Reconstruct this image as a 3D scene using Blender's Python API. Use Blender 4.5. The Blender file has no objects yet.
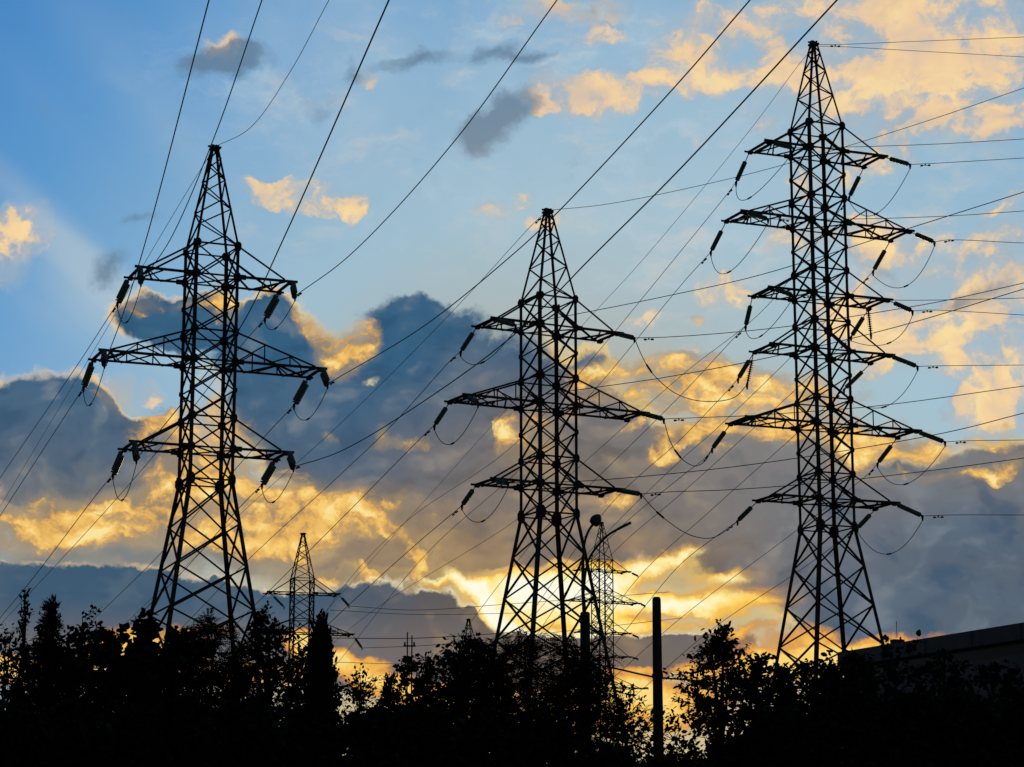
import bpy, math, random
import numpy as np
from mathutils import Vector, Matrix

SC = bpy.context.scene
COL = SC.collection
EYE = 1.7
PITCH = math.radians(11.9)
FPX = 2300.0

# ------------------------------------------------------------------ camera
cam_data = bpy.data.cameras.new("camera")
cam = bpy.data.objects.new("camera", cam_data)
COL.objects.link(cam)
cam.location = (0, 0, EYE)
cam.rotation_euler = (math.pi / 2 + PITCH, 0, 0)
cam_data.sensor_width = 36.0
cam_data.lens = FPX / 1024 * 36.0
cam_data.clip_start = 0.5
cam_data.clip_end = 20000
SC.camera = cam
SC.render.resolution_x, SC.render.resolution_y = 1024, 767
SC.view_settings.view_transform = 'Standard'
SC.view_settings.look = 'None'
SC.view_settings.exposure = 0.0
SC.view_settings.gamma = 1.0
SC.view_settings.use_curve_mapping = False
SC.cycles.max_bounces = 4
SC.cycles.diffuse_bounces = 2
SC.cycles.glossy_bounces = 2

CP, SP = math.cos(PITCH), math.sin(PITCH)


def ray(px, py):
    a, b = (px - 512) / FPX, (383.5 - py) / FPX
    return Vector((a, CP - b * SP, SP + b * CP))      # right, forward, up


def at(px, py, Y):
    """world point at world distance Y (along +Y) seen in that direction"""
    r = ray(px, py)
    return Vector((0, 0, EYE)) + r * (Y / r.y)


def at_height(px, py, Z):
    r = ray(px, py)
    return Vector((0, 0, EYE)) + r * ((Z - EYE) / r.z)


def lin(c):
    return tuple(((v / 255) / 12.92 if v / 255 <= .04045 else ((v / 255 + .055) / 1.055) ** 2.4) for v in c)


# ------------------------------------------------------------------ sun + sky
SUN_AZ, SUN_EL = math.radians(1.6), math.radians(6.7)
sun_data = bpy.data.lights.new("sun", 'SUN')
sun_data.energy = 0.7
sun_data.angle = math.radians(4)
sun_data.color = (1.0, 0.72, 0.42)
sun = bpy.data.objects.new("sun", sun_data)
COL.objects.link(sun)
sdir = Vector((math.sin(SUN_AZ) * math.cos(SUN_EL), math.cos(SUN_AZ) * math.cos(SUN_EL), math.sin(SUN_EL)))
sun.rotation_euler = sdir.to_track_quat('Z', 'Y').to_euler()
sun.location = sdir * 500

world = bpy.data.worlds.new("World")
SC.world = world
world.use_nodes = True
world.cycles.sampling_method = 'MANUAL'
world.cycles.sample_map_resolution = 512
WT = world.node_tree
WT.nodes.clear()
NL = WT.links


def N(kind, **kw):
    n = WT.nodes.new(kind)
    for k, v in kw.items():
        setattr(n, k, v)
    return n


def put(sock, v):
    if hasattr(v, 'is_output'):
        NL.new(v, sock)
    elif v is not None:
        sock.default_value = v


def M(op, a, b=None, c=None, clamp=False):
    n = N('ShaderNodeMath', operation=op, use_clamp=clamp)
    put(n.inputs[0], a)
    if b is not None: put(n.inputs[1], b)
    if c is not None: put(n.inputs[2], c)
    return n.outputs[0]


def VM(op, a, b=None, scale=None):
    n = N('ShaderNodeVectorMath', operation=op)
    put(n.inputs[0], a)
    if b is not None: put(n.inputs[1], b)
    if scale is not None: put(n.inputs['Scale'], scale)
    return n.outputs[0] if op not in ('LENGTH', 'DOT_PRODUCT', 'DISTANCE') else n.outputs['Value']


def smooth(x, lo, hi, to0=0.0, to1=1.0):
    n = N('ShaderNodeMapRange', interpolation_type='SMOOTHSTEP')
    put(n.inputs['Value'], x)
    n.inputs['From Min'].default_value = lo
    n.inputs['From Max'].default_value = hi
    n.inputs['To Min'].default_value = to0
    n.inputs['To Max'].default_value = to1
    return n.outputs[0]


def mixc(fac, a, b, blend='MIX'):
    n = N('ShaderNodeMix', data_type='RGBA', blend_type=blend)
    put(n.inputs[0], fac)
    for s, v in ((n.inputs[6], a), (n.inputs[7], b)):
        put(s, v if hasattr(v, 'is_output') else (*lin(v), 1))
    return n.outputs[2]


def ramp(x, stops):
    n = N('ShaderNodeValToRGB')
    el = n.color_ramp.elements
    while len(el) < len(stops):
        el.new(0.5)
    for e, (p, c) in zip(el, stops):
        e.position = p
        e.color = (*lin(c), 1)
    put(n.inputs[0], x)
    return n.outputs[0]


def noise(vec, scale, detail=4, rough=0.55, color=False, w=0.0):
    n = N('ShaderNodeTexNoise', noise_dimensions='3D')
    put(n.inputs['Vector'], vec)
    n.inputs['Scale'].default_value = scale
    n.inputs['Detail'].default_value = detail
    n.inputs['Roughness'].default_value = rough
    return n.outputs[1] if color else n.outputs[0]


# sky coordinates: azimuth and altitude of the direction, 40.14 units to the degree
tc = N('ShaderNodeTexCoord')
sep = N('ShaderNodeSeparateXYZ')
NL.new(tc.outputs['Generated'], sep.inputs[0])
K = 40.14 * 180 / math.pi
U = M('MULTIPLY_ADD', M('ARCTAN2', sep.outputs[0], sep.outputs[1]), K, 512)
V = M('MULTIPLY_ADD', M('ARCSINE', sep.outputs[2]), -K, 383.5 + 11.9 * 40.14)
cmb = N('ShaderNodeCombineXYZ')
NL.new(U, cmb.inputs[0]); NL.new(V, cmb.inputs[1])
p0 = cmb.outputs[0]

# turbulent displacement of the cloud outlines (coarse + fine)
wa = VM('SCALE', VM('SUBTRACT', noise(p0, 1 / 90, 2, .5, True), (.5, .5, .5)), scale=62)
wb = VM('SCALE', VM('SUBTRACT', noise(VM('ADD', p0, (311, 77, 50)), 1 / 24, 4, .62, True), (.5, .5, .5)), scale=25)
pw = VM('ADD', VM('ADD', p0, wa), wb)
n_big = noise(VM('MULTIPLY', pw, (.8, 1.15, 1)), 1 / 60, 5, .6)
SUNP = (575, 600, 0)
to_sun = VM('NORMALIZE', VM('SUBTRACT', SUNP, p0))
n_off = noise(VM('MULTIPLY', VM('ADD', pw, VM('SCALE', to_sun, scale=9)), (.8, 1.15, 1)), 1 / 60, 5, .6)
relief = M('MULTIPLY', M('SUBTRACT', n_big, n_off), 3.0)                # >0 on the side of a billow that faces the sun
n_fine = noise(VM('ADD', pw, (90, 900, 20)), 1 / 17, 4, .62)
n_soft = noise(VM('ADD', p0, (500, 40, 70)), 1 / 75, 2, .5)
n_mid = noise(VM('MULTIPLY', VM('ADD', pw, (40, 230, 9)), (.75, 1.2, 1)), 1 / 30, 4, .58)
ps = VM('MULTIPLY', VM('ADD', VM('ADD', p0, VM('SCALE', wa, scale=.8)), VM('SCALE', wb, scale=.5)), (.75, 1.2, 1))
n_s = noise(ps, 1 / 62, 3, .5)
rel_s = M('MULTIPLY', M('SUBTRACT', n_s, noise(VM('ADD', ps, VM('SCALE', to_sun, scale=14)), 1 / 62, 3, .5)), 3.0)
r_sun = VM('DISTANCE', p0, SUNP)


def field(blobs, vec=None):
    """sum of soft elliptic cells: x, y, radius x, radius y, tilt (deg), weight"""
    acc = None
    for b in blobs:
        x, y, rx, ry = b[:4]
        rot = b[4] if len(b) > 4 else 0
        w = b[5] if len(b) > 5 else 1
        m = N('ShaderNodeMapping', vector_type='TEXTURE')
        NL.new(vec or pw, m.inputs[0])
        m.inputs['Location'].default_value = (x, y, 0)
        m.inputs['Rotation'].default_value = (0, 0, math.radians(rot))
        m.inputs['Scale'].default_value = (rx * 1.55, ry * 1.55, 1e6)
        g = N('ShaderNodeTexGradient', gradient_type='SPHERICAL')
        NL.new(m.outputs[0], g.inputs[0])
        if acc is None:
            acc = M('MULTIPLY', g.outputs[1], w)
        else:
            acc = M('MULTIPLY_ADD', g.outputs[1], w, acc)
    return acc


def cloud(F, lo, hi, k=.7, sat=0.0):
    """alpha of a cloud field broken up by noise"""
    G = M('DIVIDE', F, M('MULTIPLY_ADD', F, sat, 1.0)) if sat else F
    f = M('ADD', G, M('MULTIPLY', M('SUBTRACT', n_big, .5), k * 1.8))
    f = M('ADD', f, M('MULTIPLY', M('SUBTRACT', n_mid, .5), k * 1.3))
    f = M('ADD', f, M('MULTIPLY', M('SUBTRACT', n_fine, .5), k * .6))
    f = M('MULTIPLY', f, smooth(F, .0, .12))
    return smooth(f, lo, hi), f


# --- clear sky: Nishita, graded towards the photographed evening blue
nish = N('ShaderNodeTexSky', sky_type='NISHITA')
nish.sun_disc = False
nish.sun_elevation = SUN_EL
nish.sun_rotation = SUN_AZ
nish.altitude = 200
nish.air_density = 1.0
nish.dust_density = 1.0
nish.ozone_density = 2.0
clear = ramp(M('MULTIPLY', r_sun, 1 / 4000), [
    (0, (222, 176, 100)), (.03, (192, 164, 116)), (.055, (168, 164, 146)), (.08, (160, 180, 186)), (.1, (152, 188, 208)),
    (.135, (122, 172, 210)), (.17, (86, 152, 208)), (.21, (64, 134, 200)), (.4, (62, 104, 152)),
    (.7, (40, 58, 86)), (1, (26, 36, 54))])
clear = mixc(.08, clear, VM('SCALE', nish.outputs[0], scale=.06))
# towards the right the air is milkier, lower down greyer
clear = mixc(smooth(U, 380, 950, 0, .55), clear, (168, 196, 208))
clear = mixc(smooth(V, 420, 590, 0, .72), clear, mixc(smooth(r_sun, 520, 120), (158, 168, 164), (214, 190, 130)))
# faint crepuscular light from the gaps at the left
beam = field([(55, 250, 130, 20, 40, .9), (95, 305, 100, 26, 36, 1.0), (60, 330, 90, 26, 28, .5), (150, 130, 230, 40, 48, .45), (330, 90, 60, 170, -12, .4), (20, 110, 160, 24, 42, .2)], p0)
clear = mixc(M('MULTIPLY', smooth(beam, 0, 1.25), .42), clear, (204, 212, 208))
veil = field([(300, 60, 150, 120), (520, 150, 220, 140), (660, 170, 170, 170), (480, 30, 200, 40)], p0)
clear = mixc(M('MULTIPLY', smooth(veil, 0, 1.2), M('MULTIPLY_ADD', n_soft, .5, .02)), clear, (180, 202, 214))
sky = clear


def over(alpha, col):
    global sky
    sky = mixc(alpha, sky, col)


# --- high cream clouds, lit from below
hi_cl = [(905, 40, 120, 60, 0, .28), (990, 60, 80, 60, 0, .2), (1000, 120, 60, 30, 0, .5), (880, 120, 70, 50, 0, .3), (985, 135, 50, 20, 0, .6), (960, 320, 110, 60, 0, .5), (900, 262, 60, 24, 0, .5), (720, 60, 60, 40, 0, .3), (1015, 360, 40, 60, 0, .3), (770, 130, 50, 30, 0, .25), (1000, 415, 40, 22, 0, .6),(700, 40, 34, 22), (760, 30, 55, 16, -8), (812, 12, 36, 12), (725, 80, 42, 15), (562, 100, 34, 18, 0, 1.7), (592, 104, 40, 15, 0, 1.5),
         (640, 100, 56, 14, -5, .9), (690, 90, 40, 12, 0, .8), (603, 38, 28, 10, 0, 1.1), (560, 12, 48, 12, -5, 1.2), (612, 4, 20, 14, 0, .5),
         (885, 22, 60, 22), (945, 30, 70, 36), (1005, 30, 50, 44), (985, 82, 60, 26), (905, 60, 40, 18), (855, 70, 46, 36), (838, 105, 36, 32),
         (878, 140, 44, 40), (915, 125, 34, 22), (990, 132, 44, 18, -8), (945, 100, 40, 18), (800, 95, 26, 34, 0, .7), (940, 72, 70, 20),
         (872, 252, 48, 18), (910, 264, 40, 16), (1012, 262, 26, 18), (985, 282, 46, 20), (925, 318, 74, 26), (1000, 318, 56, 40),
         (868, 312, 44, 26), (925, 362, 70, 16), (1000, 352, 50, 26), (880, 384, 36, 9, -14), (965, 380, 40, 12), (1005, 408, 36, 20), (975, 418, 26, 12), (1012, 225, 30, 14, -20, .8),
         (742, 294, 36, 13, 0, 1.4), (688, 350, 10, 5, 0, 1.6), (652, 320, 32, 9, 0, 1.5), (800, 250, 22, 26, 0, .7), (812, 210, 24, 40, 0, .5),
         (8, 246, 28, 24, 20, 2.6), (-10, 272, 26, 24, 0, 2.6), (-2, 230, 20, 14, 0, 1.2), (272, 186, 34, 8, -6, 1.6), (300, 196, 26, 12, 0, 2.4), (342, 212, 12, 11, 0, 4.0), (246, 183, 16, 5, 0, 1.4),
         (500, 214, 36, 6, -8, 1.0), (560, 226, 20, 9, 0, 1.0), (208, 60, 19, 9, 0, 2.4), (364, 75, 11, 9, 0, 1.7), (152, 397, 10, 9, 10, 2.2), (690, 60, 24, 10, 0, .7), (110, 410, 26, 21, -10, 1.9), (775, 20, 50, 14)]
FG = field(hi_cl)
over(M('MULTIPLY', smooth(FG, .0, 1.2), .50), mixc(smooth(n_big, .35, .65), (168, 182, 190), (222, 204, 178)))
aG, fG = cloud(FG, .12, .88, 1.45, .85)
colG = ramp(M('ADD', M('ADD', smooth(fG, .15, .95, 0, .70), M('MULTIPLY', rel_s, .75)), M('MULTIPLY_ADD', n_soft, .7, -.30)), [
    (0, (160, 174, 184)), (.25, (192, 186, 176)), (.5, (228, 200, 166)), (.75, (246, 210, 156)), (1, (252, 222, 160))])
colG = mixc(M('MULTIPLY', smooth(V, 240, 30), .18), colG, (226, 190, 170))
over(M('MULTIPLY', aG, .93), colG)

# thin drawn-out wisps
wisp = noise(VM('MULTIPLY', VM('ADD', pw, (70, 610, 30)), (.55, 1.5, 1)), 1 / 48, 5, .6)
wz = field([(560, 60, 260, 110, 0, 1.0), (330, 210, 160, 60, 0, .7), (700, 250, 200, 110, 0, .8), (210, 90, 120, 60, 0, .5), (900, 200, 160, 80, 0, .7)], p0)
over(M('MULTIPLY', M('MULTIPLY', smooth(wisp, .46, .74), smooth(wz, 0, .9)), .62), mixc(smooth(n_s, .4, .6), (184, 204, 216), (216, 206, 194)))

# grey companions of the high clouds
gr_cl = [(505, 112, 30, 22, -20, 1.2), (478, 140, 24, 22, -40, 1.2), (194, 74, 38, 14, -8, 1.3), (228, 66, 34, 10, 0, 1.0), (418, 58, 40, 10, -6, .8), (505, 58, 28, 9, 0, .7), (352, 72, 26, 9, -20, .7),
         (130, 237, 24, 7, -10, .7), (106, 284, 22, 18, -30, .9), (965, 310, 26, 12, 0, .7), (900, 285, 24, 8, 0, .5), (590, 10, 40, 14, 0, .5), (500, 60, 60, 12, 0, .3), (545, 62, 26, 8, 0, .5), (1000, 300, 24, 10, 0, .6), (320, 110, 30, 14, 0, .45)]
aR, fR = cloud(field(gr_cl), .12, .95, .6)
over(M('MULTIPLY', aR, .80), mixc(smooth(r_sun, 250, 560), (150, 142, 138), (96, 122, 146)))

# --- the broad slate-blue bank
dk_cl = [(212, 336, 44, 22, 0, .8), (222, 372, 34, 26, 0, .7), (190, 345, 30, 14, 0, .6),(366, 386, 24, 13, 0, -2.0), (345, 352, 16, 22, 20, -.9), (150, 372, 26, 16, 0, -.8), (405, 440, 26, 8, 0, -.9), (128, 405, 18, 20, 0, -.8), (690, 430, 40, 12, -10, -.5), (620, 470, 30, 8, 0, -.4),(255, 385, 34, 34, 0, .8), (285, 430, 60, 40, 0, .8), (310, 370, 50, 40, 0, .8), (120, 445, 40, 24, 0, .6),(150, 334, 44, 26, 0, 1.4), (175, 318, 34, 16, 0, 1.2), (278, 346, 48, 36), (262, 322, 24, 18), (305, 385, 50, 40), (395, 330, 44, 30), (425, 322, 40, 24), (440, 365, 74, 52), (372, 395, 70, 46), (330, 420, 70, 46),
         (420, 430, 100, 60), (490, 420, 60, 70), (40, 408, 60, 24), (20, 450, 80, 56), (90, 470, 84, 46), (140, 480, 40, 34), (75, 425, 40, 22), (330, 475, 60, 34), (410, 490, 70, 44), (480, 505, 80, 50), (470, 545, 80, 22, 0, 1.2), (545, 535, 70, 30, 0, 1.2), (600, 545, 50, 18, 0, .8), (370, 548, 40, 14), (330, 560, 26, 8, 0, .7),
         (600, 435, 60, 60), (560, 390, 50, 40), (650, 470, 80, 34), (600, 510, 90, 44), (700, 490, 70, 36), (770, 500, 80, 44), (740, 540, 60, 26), (820, 560, 80, 46), (880, 490, 100, 34), (980, 500, 90, 36), (960, 560, 120, 50), (1010, 470, 60, 22), (880, 600, 120, 28), (690, 520, 50, 24), (860, 530, 80, 44), (780, 470, 60, 22), (1000, 600, 90, 40), (880, 612, 110, 30), (950, 625, 110, 30), (780, 580, 60, 26), (650, 500, 60, 30, 0, .6),
         (590, 350, 22, 10, -30, .6), (1030, 440, 60, 20, 0, .5)]
FD = field(dk_cl)
aD, fD = cloud(FD, .30, .78, .55)
rim, _ = cloud(FD, .12, .55, .55)
norim = field([(160, 356, 60, 14, 0, 1.4), (236, 380, 20, 50, 0, 1.2),(430, 318, 90, 44, 0, 1.6), (480, 350, 60, 40, 0, 1)], p0)
warm = smooth(r_sun, 560, 60)
warm2 = smooth(r_sun, 280, 60)
rimcol = mixc(warm, (248, 210, 146), (255, 214, 110))
over(M('MULTIPLY', M('MULTIPLY', rim, smooth(norim, .1, .7, 1, .0)), smooth(n_mid, .34, .6, .45, 1)), rimcol)
slate = mixc(smooth(r_sun, 110, 300), (132, 118, 106), (54, 95, 127))
slate = mixc(M('MULTIPLY', smooth(U, 560, 760), smooth(V, 640, 430, .1, .9)), slate, (140, 134, 128))
slate = mixc(M('MULTIPLY', smooth(U, 830, 960), smooth(V, 480, 560)), slate, (66, 94, 118))
slate = mixc(smooth(V, 350, 500, 0, .42), slate, mixc(smooth(U, 350, 100), (108, 108, 112), (118, 112, 108)))
slate = mixc(smooth(n_s, .44, .72, 0, .30), slate, mixc(smooth(r_sun, 90, 400), (152, 134, 112), (86, 114, 138)))
slate = mixc(smooth(rel_s, .05, .50, 0, .36), slate, mixc(warm2, (138, 146, 152), (206, 168, 114)))
slate = mixc(smooth(rel_s, -.02, -.45, 0, .48), slate, mixc(smooth(r_sun, 120, 300), (94, 86, 80), (42, 78, 108)))
slate = mixc(smooth(relief, .1, .6, 0, .10), slate, mixc(warm2, (170, 160, 150), (222, 184, 124)))
over(aD, slate)

murk = field([(60, 520, 120, 44, 0, 1.0), (220, 520, 140, 50, 0, 1.1), (370, 540, 110, 46, 0, 1.2), (450, 560, 60, 24, 0, 1.0), (150, 555, 200, 26, 0, .6), (640, 540, 120, 30, 0, .6), (730, 600, 70, 40, 0, .5)])
murk = M('ADD', murk, M('MULTIPLY', M('SUBTRACT', n_mid, .5), 1.1))
over(M('MULTIPLY', smooth(murk, .05, 1.0), .80), mixc(smooth(n_s, .35, .65), mixc(smooth(r_sun, 420, 120), (110, 112, 114), (138, 114, 90)), mixc(smooth(r_sun, 420, 120), (146, 134, 118), (172, 142, 100))))

# --- gold breaks inside and under the bank
go_cl = [(345, 352, 22, 24, 15, 1.4), (20, 536, 60, 16, 0, .8), (120, 512, 60, 18, 0, .8), (70, 505, 40, 10, 0, .6), (170, 470, 24, 20, 0, .7), (300, 540, 40, 10, 0, .7), (115, 408, 20, 16, -10, .9), (1010, 432, 20, 10, 0, .6), (860, 468, 20, 6, 0, .7),(395, 505, 30, 6, -8, .8), (438, 536, 10, 20, 10, 1.0), (890, 436, 34, 9, 0, .8), (1000, 445, 30, 7, -15, .8), (330, 440, 8, 5, 0, .8), (640, 430, 14, 6, 0, .8), (575, 415, 14, 8, 0, .6), (720, 462, 20, 6, 0, .7),(132, 318, 22, 9, -25, .8), (190, 312, 24, 8, 0, .7), (346, 348, 18, 24, 20, 1.3), (325, 330, 24, 9, 35, 1.1), (300, 322, 18, 6, 30, .8), (172, 430, 42, 15, -10), (205, 440, 44, 22), (232, 455, 26, 20), (205, 310, 14, 26, 0, .9),
         (25, 530, 52, 18, 0, .9), (95, 518, 64, 22, 0, .9), (150, 500, 30, 22, 0, .8), (130, 542, 80, 12, 0, .9), (200, 500, 40, 40, 0, .8), (255, 512, 54, 32, 0, 1.2), (300, 522, 50, 24, 0, 1.2), (345, 512, 36, 16, 0, 1.2), (250, 548, 70, 14), (225, 475, 26, 26),
         (385, 524, 34, 9, -6, 1.1), (420, 545, 18, 16, 0, 1.2), (360, 505, 20, 10), (405, 440, 20, 5, 0, 1.1), (376, 440, 9, 11, 20, 1.1), (325, 573, 14, 4, 0, 1.2), (360, 574, 10, 9, -50, 1.0), (420, 565, 14, 14, 0, .7),
         (510, 436, 9, 18, 0, 1.4), (540, 455, 28, 26, 0, 1.0), (540, 420, 16, 10, 0, .6), (600, 366, 34, 12, 0, 1.1), (620, 385, 46, 16, 0, 1.2), (650, 362, 34, 12), (715, 380, 62, 20, 0, 1.2), (700, 415, 44, 16), (760, 405, 60, 22, 0, 1.2), (790, 440, 46, 14), (690, 445, 30, 12), (740, 440, 40, 10),
         (625, 468, 18, 7, 0, .8), (655, 460, 14, 8, 0, .8), (668, 440, 12, 14, 0, .7), (612, 495, 22, 6, 0, .6), (855, 446, 44, 14), (905, 452, 46, 14, 0, 1.1), (960, 446, 46, 10, -8), (1005, 468, 30, 8, -20), (940, 478, 36, 7, 0, .6), (860, 478, 26, 8, 0, .7), (800, 395, 30, 24), (845, 420, 26, 30, 0, .8), (700, 318, 20, 5, 0, .4)]
FO = field(go_cl)
aO, fO = cloud(FO, .12, .84, 1.2, .70)
colO = ramp(M('ADD', M('ADD', smooth(fO, .15, 1.0, .10, .74), M('ADD', M('MULTIPLY', relief, .45), M('MULTIPLY', rel_s, .55))), M('MULTIPLY_ADD', n_mid, 1.1, -.58)), [
    (0, (124, 116, 106)), (.3, (184, 146, 96)), (.55, (232, 178, 92)), (.8, (252, 206, 112)), (1, (255, 232, 160))])
over(M('MULTIPLY', smooth(FO, 0, 1.1), .38), (206, 174, 116))
over(M('MULTIPLY', aO, .92), colO)

# --- low steel-blue bank with its burning upper edge
lo_cl = [(545, 668, 60, 28, 0, 1.3), (610, 662, 50, 22, 0, 1.4), (660, 656, 50, 18, -4, 1.4), (715, 648, 46, 15, -8, 1.2), (465, 622, 16, 12, 0, .6),(-20, 625, 120, 46, 0, 1.6), (70, 622, 90, 44, 0, 1.6), (160, 628, 80, 46, 4, 1.6), (240, 640, 60, 40, 0, 1.5), (330, 636, 70, 44, -4, 1.6), (395, 640, 60, 48, 0, 1.6), (440, 650, 40, 44, 0, 1.4), (500, 668, 60, 36, 0, 1.3), (575, 678, 60, 34, 0, 1.3), (362, 600, 30, 14, 0, .6), (300, 616, 30, 14, 0, .5)]
pl = VM('ADD', VM('ADD', p0, VM('SCALE', wa, scale=.45)), VM('SCALE', wb, scale=.85))
FL = field(lo_cl, pl)

# --- sun breaking through: blazing gap
su_cl = [(575, 590, 60, 26, 0, .7), (610, 606, 60, 18, 0, .7), (690, 604, 50, 14, 0, .5), (480, 585, 26, 10, 20, .7),(470, 588, 26, 9, 20, 1.1), (440, 580, 22, 4, 5, .9), (496, 600, 32, 13, 25, 1.3), (540, 604, 44, 20, 0, 1.4), (585, 606, 38, 24, 0, 1.4), (618, 590, 40, 22, -15, 1.4), (655, 562, 34, 11, -18, 1.2), (690, 548, 24, 7, -10, .9),
         (655, 600, 50, 10, 0, 1.0), (705, 602, 48, 10, 0, .8), (668, 580, 30, 8, 0, -.5), (720, 560, 30, 10, 0, -.5), (560, 568, 40, 8, 0, -.4), (722, 580, 26, 10, 0, 1.0), (750, 612, 36, 9, 0, .8), (560, 575, 50, 12, 0, .8), (505, 622, 30, 9, 32, 1.2), (545, 636, 30, 7, 18, 1.1), (600, 630, 50, 9, 0, 1.2), (640, 625, 30, 7, 0, .9), (690, 625, 40, 5, -8, .8), (520, 585, 30, 10, 0, .8)]
FS = field(su_cl)
aS, fS = cloud(FS, .24, 1.1, 1.0)
glow = smooth(FS, .0, 1.0)
over(M('MULTIPLY', glow, .60), (222, 166, 80))
colS = ramp(M('ADD', smooth(fS, .3, 2.1), M('MULTIPLY_ADD', n_mid, .7, -.33)), [(0, (222, 160, 70)), (.3, (250, 194, 84)), (.6, (255, 210, 96)), (.9, (255, 228, 132)), (1, (255, 240, 170))])
over(aS, colS)
hot = field([(462, 582, 20, 8, 22, 1.4), (490, 602, 30, 9, 32, 1.6), (528, 622, 34, 8, 24, 1.5), (520, 592, 34, 12, 0, 1.1), (570, 596, 44, 18, 0, 1.5), (618, 584, 26, 11, 0, 1.5), (654, 562, 28, 8, -20, 1.3), (692, 549, 20, 5, -8, 1.0), (640, 604, 40, 8, 0, 1.3), (704, 604, 36, 8, 0, 1.1), (726, 584, 16, 7, 0, 1.0), (590, 628, 50, 6, 0, 1.2), (432, 576, 14, 3, 8, .9)])
aH, fH = cloud(hot, .22, 1.05, .8)
over(M('MULTIPLY', smooth(hot, 0, 1), .45), (255, 230, 140))
over(aH, mixc(smooth(fH, .6, 1.6), (255, 238, 164), (255, 252, 230)))

aL, fL = cloud(FL, .36, .60, .42)
rimL, _ = cloud(FL, .26, .50, .42)
edge = M('MULTIPLY', rimL, smooth(n_fine, .36, .66, .10, 1))
over(M('MULTIPLY', edge, smooth(r_sun, 640, 160, .75, 1)), mixc(smooth(r_sun, 420, 120), (246, 206, 150), (255, 246, 206)))
lowcol = mixc(smooth(r_sun, 60, 300), (104, 92, 82), (62, 90, 114))
lowcol = mixc(smooth(V, 596, 655, 0, .6), lowcol, (128, 114, 104))
lowcol = mixc(smooth(n_soft, .45, .7, 0, .35), lowcol, (96, 108, 120))
lowcol = mixc(smooth(rel_s, .0, .5, 0, .35), lowcol, mixc(smooth(r_sun, 380, 120), (108, 120, 130), (170, 142, 108)))
over(aL, lowcol)

# --- last strips of colour just over the trees
st_cl = [(640, 712, 50, 22, 0, .9), (700, 710, 50, 16, 0, .8), (20, 676, 50, 16, 0, 1.3), (140, 652, 70, 10, 0, 1.1), (310, 665, 20, 30, 0, 1.2), (460, 700, 60, 16, 0, 1.2), (560, 715, 60, 20, 0, 1.1),(365, 672, 36, 16, 15, 1.5), (330, 660, 20, 14, 0, 1.3), (300, 645, 16, 14, 0, 1.2), (395, 690, 30, 14, 0, 1.0), (620, 690, 40, 16, 0, 1.2), (690, 690, 70, 12, 0, .9), (130, 640, 50, 10, 0, .8), (200, 634, 60, 8, 0, .8), (60, 668, 90, 12, 0, 1.1), (150, 668, 80, 12, 0, 1.1),
         (800, 640, 60, 14, 0, 1.2), (760, 662, 60, 12, 0, 1.0), (880, 646, 70, 8, -6, 1.2), (790, 668, 50, 14, 0, 1.2), (640, 672, 40, 4, 0, .7), (700, 672, 50, 5, 0, .5), (830, 660, 40, 14, 0, 1.2), (760, 595, 30, 8, 0, .7), (735, 632, 34, 5, -10, .6), (500, 690, 60, 10, 0, 1), (250, 680, 60, 12, 0, 1)]
aT, fT = cloud(field(st_cl, pl), .24, .85, .9)
colT = ramp(M('ADD', smooth(fT, .25, 1.7), M('MULTIPLY_ADD', n_mid, .9, -.45)), [(0, (190, 130, 80)), (.4, (232, 166, 78)), (.8, (252, 198, 92)), (1, (255, 220, 130))])
over(M('MULTIPLY', aT, .95), colT)

# away from the sunset half the sky is dull dusk cloud
back = smooth(M('ABSOLUTE', M('SUBTRACT', U, 512)), 1000, 3200)
over(M('MULTIPLY', back, .9), mixc(n_soft, (8, 11, 17), (20, 25, 33)))
over(smooth(V, 0, -1300, 0, .92), (22, 36, 60))

bg = N('ShaderNodeBackground')
NL.new(VM('SCALE', sky, scale=10.0), bg.inputs[0])
bg.inputs[1].default_value = 0.1
wo = N('ShaderNodeOutputWorld')
NL.new(bg.outputs[0], wo.inputs[0])


# ------------------------------------------------------------------ materials
def mat(name, c1, c2, scale=6.0, rough=.7, metal=0.0, bump=0.0, spec=.15):
    m = bpy.data.materials.new(name)
    m.use_nodes = True
    t = m.node_tree
    b = t.nodes['Principled BSDF']
    b.inputs['Roughness'].default_value = rough
    b.inputs['Metallic'].default_value = metal
    b.inputs['Specular IOR Level'].default_value = spec
    tcn = t.nodes.new('ShaderNodeTexCoord')
    nz = t.nodes.new('ShaderNodeTexNoise')
    nz.inputs['Scale'].default_value = scale
    nz.inputs['Detail'].default_value = 4
    t.links.new(tcn.outputs['Object'], nz.inputs['Vector'])
    r = t.nodes.new('ShaderNodeValToRGB')
    r.color_ramp.elements[0].position = .35
    r.color_ramp.elements[1].position = .68
    r.color_ramp.elements[0].color = (*c1, 1)
    r.color_ramp.elements[1].color = (*c2, 1)
    t.links.new(nz.outputs[0], r.inputs[0])
    t.links.new(r.outputs[0], b.inputs['Base Color'])
    if bump:
        bp = t.nodes.new('ShaderNodeBump')
        bp.inputs['Strength'].default_value = bump
        bp.inputs['Distance'].default_value = .02
        t.links.new(nz.outputs[0], bp.inputs['Height'])
        t.links.new(bp.outputs[0], b.inputs['Normal'])
    return m


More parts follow.
